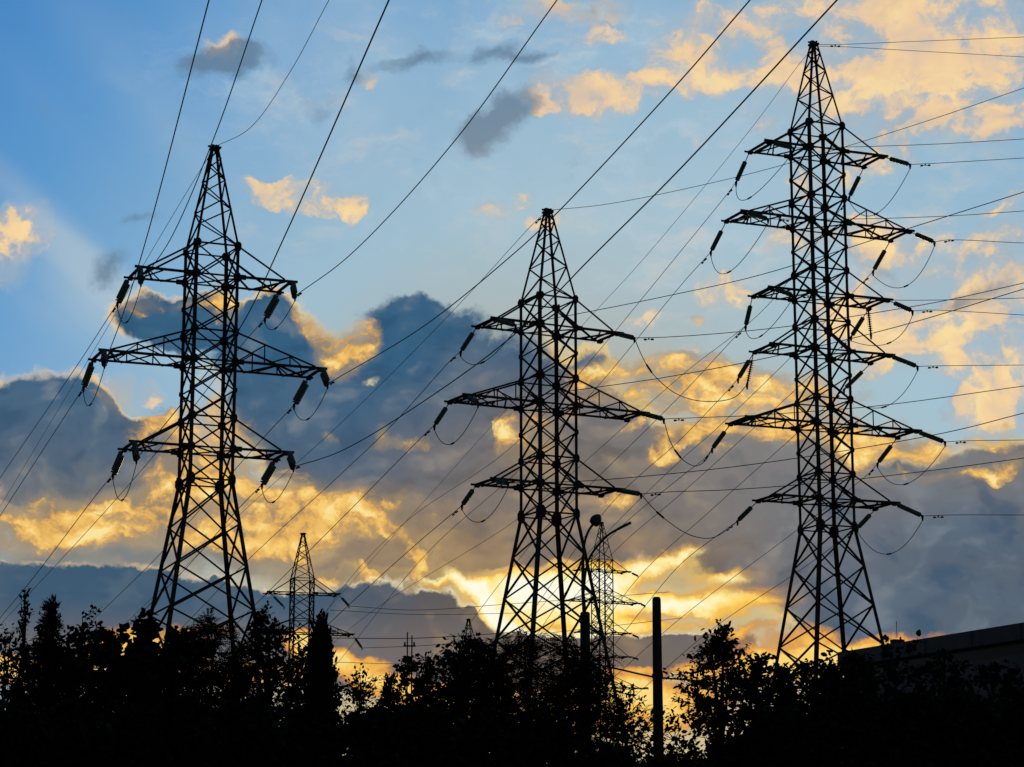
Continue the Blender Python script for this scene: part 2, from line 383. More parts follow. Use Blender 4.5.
STEEL = mat("weathered_steel", (.09, .07, .058), (.17, .14, .12), 3, .8)
PORCELAIN = mat("insulator_glass", (.24, .32, .26), (.32, .40, .34), 12, .35, spec=.5)
CABLE = mat("cable_aluminium", (.16, .16, .16), (.24, .24, .24), 5, .8)
CONCRETE = mat("concrete", (.09, .075, .065), (.15, .13, .11), 4, .9, bump=.3)
BARK = mat("bark", (.035, .026, .018), (.07, .052, .038), 9, .95, bump=.5)
LEAF = mat("leaf_green", (.020, .034, .010), (.045, .062, .020), 1.4, .9, spec=.04)
LEAF_DARK = mat("conifer_green", (.014, .026, .012), (.03, .046, .02), 1.6, .9, spec=.04)
GRASS = mat("grass_ground", (.03, .045, .015), (.07, .075, .03), .4, .95)
PLASTER = mat("grey_plaster", (.32, .31, .30), (.44, .43, .42), 1.2, .9, bump=.2)
PARAPET = mat("parapet_sheet", (.20, .20, .20), (.28, .27, .27), 2.0, .6)
DARKGLASS = mat("dark_glass", (.02, .022, .025), (.03, .032, .036), 1.0, .15)
LAMPGLASS = mat("lamp_housing", (.10, .10, .11), (.16, .16, .17), 5, .4)


# ------------------------------------------------------------------ helpers
def link(o, parent=None):
    COL.objects.link(o)
    if parent is not None:
        o.parent = parent
    return o


def tag(o, label, cat, group=None, kind=None):
    o['label'] = label
    if cat: o['category'] = cat
    if group: o['group'] = group
    if kind: o['kind'] = kind
    return o


def empty(name, loc, rz=0.0):
    o = bpy.data.objects.new(name, None)
    o.location = loc
    o.rotation_euler = (0, 0, rz)
    o.empty_display_size = 1
    return link(o)


class MB:
    def __init__(s):
        s.v, s.f = [], []

    def add(s, vs, fs):
        n = len(s.v)
        s.v += [tuple(v) for v in vs]
        s.f += [tuple(i + n for i in f) for f in fs]

    def box(s, c, sx, sy, sz):
        x, y, z = c
        vs = [(x + a * sx / 2, y + b * sy / 2, z + d * sz / 2) for d in (-1, 1) for b in (-1, 1) for a in (-1, 1)]
        s.add(vs, [(0, 2, 3, 1), (4, 5, 7, 6), (0, 1, 5, 4), (2, 6, 7, 3), (0, 4, 6, 2), (1, 3, 7, 5)])

    def plate(s, c, a, hw, hh, t):
        """upright plate with cut corners; a = 0 in the xz plane, 1 in the yz plane"""
        k = .45
        o = [(-hw, -hh * k), (-hw * k, -hh), (hw * k, -hh), (hw, -hh * k), (hw, hh * k), (hw * k, hh), (-hw * k, hh), (-hw, hh * k)]
        vs = []
        for d in (-t / 2, t / 2):
            for u, z in o:
                vs.append((c[0] + d, c[1] + u, c[2] + z) if a else (c[0] + u, c[1] + d, c[2] + z))
        s.add(vs, [tuple(reversed(range(8))), tuple(range(8, 16))] + [(i, (i + 1) % 8, (i + 1) % 8 + 8, i + 8) for i in range(8)])

    def angle(s, a, b, w, d1=None, d2=None, t=.022, off=None):
        """steel angle section from a to b, flanges along d1 and d2"""
        a, b = Vector(a), Vector(b)
        ax = (b - a).normalized()
        if d1 is None:
            d1 = ax.cross(Vector((0, 0, 1)))
            if d1.length < .1: d1 = ax.cross(Vector((1, 0, 0)))
        d1 = Vector(d1); d1 = (d1 - ax * d1.dot(ax)).normalized()
        d2 = ax.cross(d1) if d2 is None else Vector(d2)
        d2 = (d2 - ax * d2.dot(ax) - d1 * d2.dot(d1)).normalized()
        o = Vector(off) if off is not None else Vector((0, 0, 0))
        pr = [d1 * 0 + d2 * 0, d1 * w, d1 * w + d2 * t, d1 * t + d2 * t, d1 * t + d2 * w, d2 * w]
        pr = [q - d1 * w * .3 - d2 * w * .3 + o for q in pr]
        vs = [a + q for q in pr] + [b + q for q in pr]
        fs = [(i, (i + 1) % 6, (i + 1) % 6 + 6, i + 6) for i in range(6)]
        fs += [(5, 4, 3, 0), (3, 2, 1, 0), (6, 9, 10, 11), (6, 7, 8, 9)]
        s.add(vs, fs)

    def tube(s, pts, r, n=6, cap=True):
        pts = [Vector(p) for p in pts]
        rs = r if isinstance(r, (list, tuple)) else [r] * len(pts)
        base = len(s.v)
        up = None
        for i, p in enumerate(pts):
            t = (pts[min(i + 1, len(pts) - 1)] - pts[max(i - 1, 0)]).normalized()
            if up is None:
                up = t.orthogonal().normalized()
            up = (up - t * up.dot(t)).normalized()
            sd = t.cross(up)
            for k in range(n):
                an = 2 * math.pi * k / n
                s.v.append(tuple(p + (up * math.cos(an) + sd * math.sin(an)) * rs[i]))
        for i in range(len(pts) - 1):
            for k in range(n):
                k2 = (k + 1) % n
                s.f.append((base + i * n + k, base + i * n + k2, base + (i + 1) * n + k2, base + (i + 1) * n + k))
        if cap:
            s.f.append(tuple(base + k for k in reversed(range(n))))
            s.f.append(tuple(base + (len(pts) - 1) * n + k for k in range(n)))

    def mesh(s, name, m, smooth_=False):
        me = bpy.data.meshes.new(name)
        me.from_pydata(s.v, [], s.f)
        me.materials.append(m)
        if smooth_:
            me.polygons.foreach_set('use_smooth', [True] * len(me.polygons))
        me.update()
        return me

    def build(s, name, m, parent=None, smooth_=False):
        return link(bpy.data.objects.new(name, s.mesh(name, m, smooth_)), parent)


def spline(pts, n=10):
    """smooth curve through points (centripetal Catmull-Rom)"""
    P = [Vector(p) for p in pts]
    if len(P) == 2:
        return [P[0].lerp(P[1], i / n) for i in range(n + 1)]
    P = [P[0] * 2 - P[1]] + P + [P[-1] * 2 - P[-2]]
    out = []
    for i in range(1, len(P) - 2):
        p0_, p1, p2, p3 = P[i - 1:i + 3]
        t0 = 0
        t1 = t0 + max((p1 - p0_).length, 1e-6) ** .5
        t2 = t1 + max((p2 - p1).length, 1e-6) ** .5
        t3 = t2 + max((p3 - p2).length, 1e-6) ** .5
        for k in range(n + (1 if i == len(P) - 3 else 0)):
            t = t1 + (t2 - t1) * k / n
            A1 = p0_ * ((t1 - t) / (t1 - t0)) + p1 * ((t - t0) / (t1 - t0))
            A2 = p1 * ((t2 - t) / (t2 - t1)) + p2 * ((t - t1) / (t2 - t1))
            A3 = p2 * ((t3 - t) / (t3 - t2)) + p3 * ((t - t2) / (t3 - t2))
            B1 = A1 * ((t2 - t) / (t2 - t0)) + A2 * ((t - t0) / (t2 - t0))
            B2 = A2 * ((t3 - t) / (t3 - t1)) + A3 * ((t - t1) / (t3 - t1))
            out.append(B1 * ((t2 - t) / (t2 - t1)) + B2 * ((t - t1) / (t2 - t1)))
    return out


# ------------------------------------------------------------------ ground
g = MB()
g.add([(-6000, -3000, 0), (6000, -3000, 0), (6000, 9000, 0), (-6000, 9000, 0)], [(0, 1, 2, 3)])
tag(g.build("ground", GRASS), "dark grassy ground under the trees and pylons", None, kind='structure')

# ------------------------------------------------------------------ insulators
_ins = {}


def insulator_mesh(discs, double):
    key = (discs, double)
    if key in _ins: return _ins[key]
    mb = MB()
    L = discs * .16
    for ox in ((-.17, .17) if double else (0,)):
        pts, rs = [], []
        for k in range(discs):
            z = -k * .16
            for dz, r in ((0, .06), (-.03, .08), (-.055, .175), (-.085, .18), (-.1, .07), (-.155, .06)):
                pts.append((ox, 0, z + dz)); rs.append(r)
        mb.tube(pts, rs, 10)
    me = mb.mesh("insulator_string", PORCELAIN)
    _ins[key] = (me, L)
    return _ins[key]


def z_to(d):
    """rotation that turns local -Z into direction d"""
    return (-Vector(d)).to_track_quat('Z', 'X').to_matrix().to_4x4()


def reach(tip, px, py, length, far):
    """point in direction (px,py) at the given distance from tip, beyond it or before it"""
    o = Vector((0, 0, EYE)); r = ray(px, py).normalized()
    oc = o - tip
    b = oc.dot(r); c = oc.dot(oc) - length * length
    disc = b * b - c
    if disc < 0: return o + r * (-b)
    return o + r * (-b + math.sqrt(disc) * (1 if far else -1))


def hang(arm, inv, tip, end, discs=8, double=False):
    """link rod, insulator string and clamp from tip to end; all children of the crossarm"""
    tip, end = Vector(tip), Vector(end)
    d = (end - tip)
    Lt = d.length
    d.normalize()
    me, L = insulator_mesh(discs, double)
    start = tip + d * max(Lt - L - .25, .05)
    o = link(bpy.data.objects.new("insulator_string", me), arm)
    o.matrix_local = inv @ (Matrix.Translation(start) @ z_to(d))
    e0 = start + d * (L - .02)
    mb = MB()
    mb.tube([inv @ tip, inv @ start], .035, 5)
    mb.build("link_rod", STEEL, arm)
    mb = MB()
    mb.tube([inv @ (e0 - d * .05), inv @ (end - d * .1), inv @ end, inv @ (end + Vector((0, 0, -.1))), inv @ (end + Vector((0, 0, -.34)))], [.06, .08, .1, .09, .05], 6)
    if double:
        s2 = (inv.to_3x3().inverted() @ Vector((.2, 0, 0)))
        s2 = (s2 - d * s2.dot(d)).normalized() * .22
        mb.tube([inv @ (e0 - s2), inv @ (e0 + s2)], .05, 5)
    mb.build("strain_clamp", STEEL, arm)


# ------------------------------------------------------------------ pylons
B = 1.4
WIRE_R = .029


class Pylon:
    def __init__(s, label, X, Y, th, levels, waist, apex, short, long_, detail=True, group=None, leg_nodes=None, spread=.152):
        s.th = math.radians(th)
        s.root = empty("lattice_pylon", (X, Y, 0), s.th)
        tag(s.root, label, "pylon", group)
        s.Mw = Matrix.Translation((X, Y, 0)) @ Matrix.Rotation(s.th, 4, 'Z')
        s.inv = s.Mw.inverted()
        s.levels = [(a + EYE, p + EYE) for a, p in levels]
        s.waist = waist + EYE
        s.apex = apex + EYE
        s.short, s.long = short, long_
        bb = B + spread * s.waist
        corners = [(-1, 1), (-1, -1), (1, -1), (1, 1)]
        top = s.levels[0][1]
        half = lambda z: B if z >= s.waist else B + spread * (s.waist - z)
        # legs
        for sx, sy in corners:
            mb = MB()
            mb.angle((sx * bb, sy * bb, -.2), (sx * B, sy * B, s.waist), .25, (-sx, 0, 0), (0, -sy, 0), .03)
            mb.angle((sx * B, sy * B, s.waist), (sx * B, sy * B, top), .21, (-sx, 0, 0), (0, -sy, 0), .026)
            mb.build("leg", STEEL, s.root)
        # bracing
        br = MB()
        zs = [0, s.waist * .22, s.waist * .45]
        z = s.waist; low = []
        while z - 2.77 > s.waist * .50:
            z -= 2.77; low.append(z)
        zs += sorted(low) + [s.waist]
        body = []
        lv = sorted([q for l in s.levels for q in l])
        prev = s.waist
        for q in lv:
            gap = q - prev
            k = 2 if gap > 2.6 else 1
            for i in range(1, k + 1): body.append(prev + gap * i / k)
            prev = q
        zs2 = [s.waist] + body
        faces = [((-1, 1), (-1, -1), (-1, 0, 0)), ((-1, -1), (1, -1), (0, -1, 0)), ((1, -1), (1, 1), (1, 0, 0)), ((1, 1), (-1, 1), (0, 1, 0))]

        def pt(c, z): h = half(z); return Vector((c[0] * h, c[1] * h, z))

        for seq, w in ((zs, .115), (zs2, .10)):
            for z0, z1 in zip(seq, seq[1:]):
                for c0, c1, nrm in faces:
                    n = Vector(nrm)
                    br.angle(pt(c0, z0), pt(c1, z1), w, off=n * .035)
                    br.angle(pt(c1, z0), pt(c0, z1), w, off=-n * .035)
        rings = [s.waist] + lv
        for z in rings:
            for c0, c1, nrm in faces:
                br.angle(pt(c0, z), pt(c1, z), .10, off=Vector(nrm) * .09 + Vector((0, 0, .02)))
        for a, p in s.levels:                       # plan bracing at the crossarms
            br.angle(pt((-1, -1), a), pt((1, 1), a), .08, off=(0, 0, .08))
            br.angle(pt((-1, 1), a), pt((1, -1), a), .08, off=(0, 0, -.08))
        br.angle(pt((-1, -1), s.waist), pt((1, 1), s.waist), .08, off=(0, 0, .08))
        if low:
            zl = min(low)
            for c0, c1, nrm in faces:
                br.angle(pt(c0, zl), pt(c1, zl), .10, off=Vector(nrm) * .09)
        # gusset plates on the leg joints
        if detail:
            gp = br
            rng = random.Random(int(abs(X) * 10))
            for z in rings + [q for q in zs2 if q not in rings][::1]:
                main = z in rings
                hh, ww = (.46, .40) if main else (.28, .22)
                if z == s.waist: hh, ww = .72, .48
                for sx, sy in corners:
                    j = rng.uniform(.9, 1.1)
                    gp.plate((sx * (B + .125), sy * (B - ww * .18), z), 1, ww * j * .58, hh * j * .58, .016)
                    gp.plate((sx * (B - ww * .18), sy * (B + .125), z + .01), 0, ww * j * .58, hh * j * .58, .016)
        br.build("bracing", STEEL, s.root)
        # peak
        pk = MB()
        tw = .20
        ph = lambda z: B + (tw - B) * (z - top) / (s.apex - top)
        pz = [top + (s.apex - top) * q for q in (0, .2, .38, .54, .68, .80, .90, 1)]
        for sx, sy in corners:
            pk.angle((sx * B, sy * B, top), (sx * tw, sy * tw, s.apex), .14, (-sx, 0, 0), (0, -sy, 0))
        for i, (z0, z1) in enumerate(zip(pz, pz[1:])):
            for k, (c0, c1, nrm) in enumerate(faces):
                if (i + k) % 2: c0, c1 = c1, c0
                a0 = Vector((c0[0] * ph(z0), c0[1] * ph(z0), z0)); a1 = Vector((c1[0] * ph(z1), c1[1] * ph(z1), z1))
                pk.angle(a0, a1, .085, off=Vector(nrm) * .03)
        pk.build("peak", STEEL, s.root)
        cp = MB()
        cp.box((0, 0, s.apex + .06), .62, .62, .14)
        cp.tube([(-.45, 0, s.apex + .2), (.45, 0, s.apex + .2)], .07, 6)
        cp.tube([(0, -.5, s.apex + .16), (0, .5, s.apex + .24)], .06, 6)
        cp.box((.16, .1, s.apex + .24), .3, .25, .2)
        cp.box((-.2, -.12, s.apex + .2), .22, .3, .16)
        cp.build("peak_cap", STEEL, s.root)
        # crossarms
        s.arms = {}
        for i, (a, p) in enumerate(s.levels):
            is_long = i % 3 == 1
            L, w = s.long if is_long else s.short
            for sd in (-1, 1):
                s.arms[(i, sd)] = s.crossarm(sd, a, p, L, w, is_long)

    def crossarm(s, sd, a, p, L, w, is_long):
        mb = MB()
        e = L - .85 if not is_long else L - .8       # where the ties land
        V3 = lambda x, y, z: Vector((sd * x, y, z))
        yy = lambda x: B + (w - B) * (x - B) / (L - B)
        for sy in (-1, 1):
            mb.angle(V3(B, sy * B, a), V3(L, sy * w, a), .15, (0, -sy, 0), (0, 0, 1))
            mb.angle(V3(B, sy * B, p), V3(e, sy * yy(e), a + .12), .12, (0, -sy, 0), (0, 0, -1))
            xs = [B, B + (e - B) * .36, B + (e - B) * .68, e] if is_long else []
            zt = lambda x: p + (a - p) * (x - B) / (e - B)
            for k in range(1, len(xs) - 1):
                x = xs[k]
                mb.angle(V3(x, sy * yy(x), a), V3(x, sy * yy(x), zt(x)), .085)
                x0 = xs[k - 1]
                mb.angle(V3(x0, sy * yy(x0), a), V3(x, sy * yy(x), zt(x)), .085, off=(0, -sy * .03, 0))
            if is_long:
                x0 = xs[2]
                mb.angle(V3(x0, sy * yy(x0), zt(x0)), V3((xs[2] + e) / 2, sy * yy(e), a), .07)
            # small stiffening plates at the root
            mb.box(tuple(V3(B + .32, sy * (B - .02), a + .02)), .5, .02, .34)
        # horizontal lacing
        n = 4 if is_long else 2
        xs = [B + (e - B) * q / n for q in range(n + 1)]
        for k in range(n):
            s0 = 1 if k % 2 else -1
            mb.angle(V3(xs[k], s0 * yy(xs[k]), a), V3(xs[k + 1], -s0 * yy(xs[k + 1]), a), .10, off=(0, 0, -.03))
        for x, ww in ((e + .45, .15), (e - .15, .10)):
            mb.angle(V3(x, yy(x), a), V3(x, -yy(x), a), ww, off=(0, 0, .05))
        mb.angle(V3(e + .1, -yy(e), a), V3(e - 1.0, yy(e), a), .10, off=(0, 0, .03))
        mb.angle(V3(e + .1, yy(e), a), V3(e - 1.0, -yy(e), a), .08, off=(0, 0, -.06))
        mb.box(tuple(V3(e + .45, w * .9, a - .1)), .3, .28, .16)
        mb.box(tuple(V3(e + .45, -w * .9, a - .1)), .3, .28, .16)
        return mb.build("crossarm", STEEL, s.root)

    def tip(s, i, sd, far):
        a, p = s.levels[i]
        L, w = s.long if i % 3 == 1 else s.short
        return s.Mw @ Vector((sd * (L - .35), (w if far else -w) * .98, a - .08))

    def string(s, i, sd, far, px, py, length=2.5, discs=9, double=False):
        t = s.tip(i, sd, far)
        end = reach(t, px, py, length, far)
        hang(s.arms[(i, sd)], s.inv, t, end, discs, double)
        return end

    def pendant(s, i, sd, px, py, px0=None, discs=10):
        t = s.tip(i, sd, True)
        end = reach(t, px, py, 1.75, True)
        hang(s.arms[(i, sd)], s.inv, t, end, discs)
        return end

    def jumper(s, i, sd, a, b, px, py):
        m = (a.y + b.y) / 2
        q = at(px, py, m)
        a2, b2 = a + Vector((0, 0, -.3)), b + Vector((0, 0, -.3))
        # smooth loop: parabola-like through the low point
        k = []
        for t in [j / 16 for j in range(17)]:
            c = q * 2 - (a2 + b2) / 2
            k.append(s.inv @ (a2 * (1 - t) ** 2 + c * 2 * t * (1 - t) + b2 * t * t))
        mb = MB()
        mb.tube(k, .026, 5)
        mid = k[8]
        dd = (k[9] - k[7]).normalized()
        mb.tube([mid - dd * .25, mid + dd * .25], .06, 6)
        mb.build("jumper_cable", CABLE, s.arms[(i, sd)])


PYL = "big lattice pylons standing behind the trees"
FAR = "small far pylons near the setting sun"
LL = [(37.37, 39.42), (31.76, 33.72), (26.09, 28.08)]
ML = [(36.26, 38.29), (30.81, 32.71), (25.30, 27.18)]
RL = [(51.44, 53.35), (45.94, 47.82), (40.52, 42.38), (36.39, 38.52), (30.96, 32.84), (25.55, 27.41)]
PL_ = Pylon("tall dark three-armed lattice pylon at the left, above the big-leaved shrubs", -19.54, 144.74, 22.33, LL, 24.05, 46.2, (5.39, 1.52), (7.51, 1.52), group=PYL)
PM_ = Pylon("three-armed lattice pylon with the street lamp at its foot and the sun glowing through it", 2.49, 154.21, 27.1, ML, 23.35, 44.62, (5.18, 1.43), (7.23, 1.36), group=PYL)
PR_ = Pylon("tallest lattice pylon, with six crossarms, beside the long building", 22.43, 162.2, 22.32, RL, 23.63, 59.88, (5.19, 1.49), (7.24, 1.46), group=PYL)
x1 = at(302, 595, 315)
PS1 = Pylon("small distant pylon half hidden by the columnar cypress", x1.x, 315, 17, [(q[0] + .6, q[1] + .6) for q in ML], 23.9, 45.0, (5.18, 1.43), (7.23, 1.36), detail=False, group=FAR)
x2 = at(602, 570, 405)
PS2 = Pylon("distant six-armed pylon behind the street lamp", x2.x, 405, 28, RL, 23.6, 59.9, (5.19, 1.49), (7.24, 1.46), detail=False, group=FAR)
x3 = at(468.5, 630, 420)
PS3 = Pylon("farthest pylon, only its tip rising from the leaves left of the sunlit gap", x3.x, 420, 20, ML, 23.4, 44.3, (5.18, 1.43), (7.23, 1.36), detail=False, group=FAR)

# ------------------------------------------------------------------ conductors


def run(name, pts, label, cat, r=WIRE_R, group=None, damper=None, seg=10):
    mb = MB()
    c = spline(pts, seg)
    mb.tube(c, r, 5)
    o = mb.build(name, CABLE, None, True)
    tag(o, label, cat, group)
    if damper:                                     # vibration damper: short messenger with two weights
        d = (c[1] - c[0]).normalized()
        q = c[0] + d * damper
        db = MB()
        db.tube([q + Vector((0, 0, .0)), q + Vector((0, 0, -.13))], .05, 5)
        u = q + Vector((0, 0, -.13))
        db.tube([u - d * .3, u + d * .3], .02, 5)
        for k in (-1, 1):
            db.tube([u + d * (k * .18), u + d * (k * .36)], .065, 6)
        db.build("vibration_damper", STEEL, o)
    return o


def interp(A, pix, Yend):
    """3-D points through image directions, distance running smoothly (linear in 1/Y) from A to the last one"""
    pr = [proj(A)] + list(pix)
    d = [0]
    for u, v in zip(pr, pr[1:]): d.append(d[-1] + math.hypot(v[0] - u[0], v[1] - u[1]))
    out = [Vector(A)]
    for q, s in zip(pix, d[1:]):
        f = s / d[-1]
        out.append(at(q[0], q[1], 1 / ((1 - f) / A.y + f / Yend)))
    return out


def proj(P):
    v = Vector(P) - Vector((0, 0, EYE))
    dep = v.y * CP + v.z * SP
    return (512 + FPX * v.x / dep, 383.5 - FPX * (-v.y * SP + v.z * CP) / dep)


def y_on_line(A, q, slope):
    """distance at which the direction q meets the vertical plane that leaves A with that slope"""
    r = ray(*q)
    k = r.x / r.y
    return (A.x + slope * A.y) / (k + slope)


def far_run(A, pix, slope, label, group, r=.027, damper=1.1):
    pts = interp(A, pix, y_on_line(A, pix[-1], slope))
    pts.append(pts[-1] + (pts[-1] - pts[-2]) * (45 / max((pts[-1] - pts[-2]).length, 1)))
    return run("power_line", pts, label, "power line", r, group, damper)


def near_run(A, pix, Z, label, group, r=WIRE_R, damper=1.1):
    e = at_height(pix[-1][0], pix[-1][1], Z + EYE)
    pts = interp(A, pix, e.y)
    pts.append(pts[-1] + (pts[-1] - pts[-2]) * (18 / max((pts[-1] - pts[-2]).length, 1)))
    return run("power_line", pts, label, "power line", r, group, damper)


GL, GM, GR = "conductors of the left pylon", "conductors of the middle pylon", "conductors of the tallest pylon"
RK = ["top", "second", "third", "fourth", "fifth", "lowest"]
SIDE = {-1: "left", 1: "right"}
# --- left pylon
Lspec = [
    (0, -1, (117.5, 303), (141, 281.5), (127, 322), [(80, 361), (0, 478)], [(170, 240), (217, 130), (262, 0)], 37.2),
    (0, 1, (265, 318.5), (295, 296), (276, 328), [(240, 347), (176, 429), (110, 506), (0, 625)], [(350, 255), (453, 143), (557, 0)], 37.4),
    (1, -1, (83.5, 387.5), (104.5, 363.5), (90.5, 404.5), [(0, 516)], [(121, 320), (146, 240), (209, 0)], 31.9),
    (1, 1, (294, 405), (327.5, 384), (308, 419), [(255, 447), (160, 554), (93, 620)], [(341, 376), (424, 326), (511, 256), (554, 216), (681, 80), (750, 0)], 32.0),
    (2, -1, (113, 474.5), (136.5, 459), (122.5, 500), [(100, 490), (37, 573), (0, 618)], [(183, 402), (240, 328), (283, 240), (389, 0)], 26.4),
    (2, 1, (262, 484.5), (293.5, 467), (273.5, 502), [(240, 507), (187, 567), (127, 627)], [(341, 451), (424, 401), (516, 333), (593, 256), (681, 168), (837, 0)], 26.4)]
for i, sd, fe, ne, jm, fp, npx, Z in Lspec:
    a = PL_.string(i, sd, True, *fe, 2.35, 11, True)
    b = PL_.string(i, sd, False, *ne, 2.35, 11, True)
    PL_.jumper(i, sd, a, b, *jm)
    nm = ["top", "longest", "lowest"][i]
    far_run(a, fp, .38, f"wire sinking away from the {SIDE[sd]} tip of the left pylon's {nm} arm", GL)
    near_run(b, npx, Z, f"thick wire passing overhead from the {SIDE[sd]} tip of the left pylon's {nm} arm", GL)
ap = PL_.Mw @ Vector((0, 0, PL_.apex + .2))
near_run(ap, [(250, 128), (290, 72), (329, 0)], 46.5, "thin earth wire rising overhead from the left pylon's peak", GL, .02, None)
far_run(ap, [(185, 195), (144, 264), (100, 340), (40, 440)], .38, "thin earth wire falling behind the left pylon's upper left arm", GL, .02, None)

# --- middle pylon
Mspec = [
    (0, -1, (460.6, 352), (515.5, 325), (482.5, 362.5), [(454, 357), (394, 423), (341, 474), (250, 558), (170, 640)], [(577, 314), (667, 296), (760, 275), (910, 228), (1024, 192)], 36.3),
    (1, -1, (434.4, 425.5), (478, 403), (452.5, 443.5), [(428, 431), (349, 511), (310, 550), (240, 620)], [(577, 390), (673, 376), (776, 356), (900, 326), (1024, 289)], 30.6),
    (2, -1, (462, 505.5), (508, 483), (483, 521), [(452, 514), (421, 540), (351, 603), (270, 680)], [(584, 481), (668, 474), (740, 466), (837, 452), (953, 431), (1024, 413)], 24.8)]
for i, sd, fe, ne, jm, fp, npx, Z in Mspec:
    a = PM_.string(i, sd, True, *fe, 2.6, 11)
    b = PM_.string(i, sd, False, *ne, 2.7, 12)
    PM_.jumper(i, sd, a, b, *jm)
    nm = ["top", "longest", "lowest"][i]
    far_run(a, fp, .5, f"wire dropping to the lower left from the middle pylon's {nm} left arm", GM, .026)
    near_run(b, npx, Z, f"wire running right behind the tallest pylon from the middle pylon's {nm} left arm", GM, .026)
MR = {}
for i, ne, npx, Z in [(0, (634.4, 338), [(668, 337), (725, 333), (791, 326), (849, 317), (943, 301), (1024, 283)], 35.8),
                      (1, (663.7, 419), [(715, 417), (742, 416), (855, 408), (902, 403), (1024, 386)], 30.2),
                      (2, (641, 494), [(668, 492), (725, 490), (784, 486), (859, 479), (943, 469), (1024, 458)], 24.8)]:
    MR[i] = PM_.string(i, 1, False, *ne, 2.3, 12)
    nm = ["top", "longest", "lowest"][i]
    near_run(MR[i], npx, Z, f"wire running off to the right edge from the middle pylon's {nm} right arm", GM, .026)
ap = PM_.Mw @ Vector((0, 0, PM_.apex + .2))
near_run(ap, [(608, 204), (720, 181), (790, 163), (851, 145), (930, 120), (1024, 88)], 44.5, "thin earth wire running right from the middle pylon's peak", GM, .02, None)
far_run(ap, [(531, 226), (480, 282), (420, 345), (341, 423), (250, 505), (150, 600)], .5, "thin earth wire dropping to the lower left from the middle pylon's peak", GM, .02, 1.4)

# --- tallest pylon
Rspec = [
    (0, -1, (736, 182.5), (793.5, 148), (749.4, 198), [(728, 193), (680, 252), (579, 374), (508, 450), (408, 520), (345, 585), (280, 690)], [(849, 147), (938, 144), (1024, 139)]),
    (0, 1, (849, 197.5), (910, 164.5), (876, 214), [(767, 306), (682, 375), (588, 459), (519, 518), (374, 610), (280, 690)], [(940, 163), (1024, 158)]),
    (1, -1, (710.8, 252), (768, 219), (729, 272), [(682, 284), (598, 386), (519, 470), (430, 550), (340, 660)], [(852, 219), (948, 216), (1024, 211)]),
    (1, 1, (873, 271.5), (934.4, 242), (906, 286), [(789, 359), (715, 430), (682, 459), (600, 540), (480, 680)], [(947, 240), (1024, 243)]),
    (2, -1, (745.6, 326.5), (792.5, 295), (761, 336), [(735, 337), (682, 394), (600, 475), (540, 534), (420, 690)], [(892, 300), (940, 300), (1024, 298)]),
    (2, 1, (851, 337), (912.5, 311), (889, 343), [(794, 391), (682, 493), (614, 552), (500, 690)], [(930, 310), (1024, 315)]),
    (3, -1, (738, 379), None, None, [(729, 389), (682, 438), (610, 505), (480, 690)], None),
    (3, 1, (844, 389.5), (917.5, 366.5), (884, 407), [(794, 436), (709, 512), (638, 578), (560, 690)], [(930, 366), (1024, 365)]),
    (4, -1, (712, 449), None, None, [(705, 458), (682, 476), (600, 548), (500, 690)], None),
    (4, 1, (877.5, 463.5), (945, 442), (906, 484), [(868, 474), (797, 530), (682, 617), (600, 690)], [(960, 441), (1024, 440)]),
    (5, -1, (737.5, 521), None, None, [(725, 530), (682, 563), (645, 606), (580, 690)], None),
    (5, 1, (857.5, 528), (922.5, 516), (889, 554), [(850, 534), (796, 573), (715, 627), (630, 700)], [(950, 515), (1024, 515)])]
RE = {}
for i, sd, fe, ne, jm, fp, npx in Rspec:
    a = PR_.string(i, sd, True, *fe, 3.1, 12)
    RE[(i, sd)] = a
    far_run(a, fp, .41, f"wire slanting down to the left from the {SIDE[sd]} end of the tallest pylon's {RK[i]} arm", GR, .023)
    if ne:
        b = PR_.string(i, sd, False, *ne, 2.9, 12 if i < 3 else 15)
        PR_.jumper(i, sd, a, b, *jm)
        near_run(b, npx, b.z - EYE, f"nearly level wire running right from the {SIDE[sd]} end of the tallest pylon's {RK[i]} arm", GR, .023)
PR_.pendant(2, 1, 871, 335)
pend = PR_.pendant(3, -1, 747, 385)
ap = PR_.Mw @ Vector((0, 0, PR_.apex + .1))
near_run(ap, [(835, 44.5), (900, 42), (1024, 37)], 60, "upper of two thin earth wires leaving the tallest pylon's peak to the right", GR, .02, 1.6)
near_run(ap + Vector((0, 0, -.15)), [(838, 46.5), (900, 50), (1024, 57)], 59.5, "lower of two thin earth wires leaving the tallest pylon's peak to the right", GR, .02, None)
far_run(ap + Vector((0, 0, -.4)), [(806, 56), (750, 130), (646, 256), (579, 329), (470, 450), (300, 640)], .41, "thin earth wire slanting down to the left from the tallest pylon's peak", GR, .018, .4)
# slack spans between the middle and the tallest pylon
for i, target, pix, nm in [(0, pend, [(643, 358), (653, 374), (675, 393), (700, 401), (733, 398)], "top"),
                           (1, RE[(4, -1)], [(671, 443), (682, 459), (695, 466), (705, 461)], "longest"),
                           (2, RE[(5, -1)], [(652, 507), (665, 519), (690, 535), (711, 538), (727, 530)], "lowest")]:
    pts = interp(MR[i], pix + [proj(target)], target.y)
    pts[-1] = target
    o = run("slack_span", pts, f"slack cable sagging between the middle pylon's {nm} right arm and the tallest pylon", "cable", .03, "slack cables between the two right pylons", None)
    cl = MB()
    c = spline(pts, 10)
    j = 14
    cl.tube([c[j], c[j + 5]], .07, 6)
    cl.build("splice_clamp", STEEL, o)

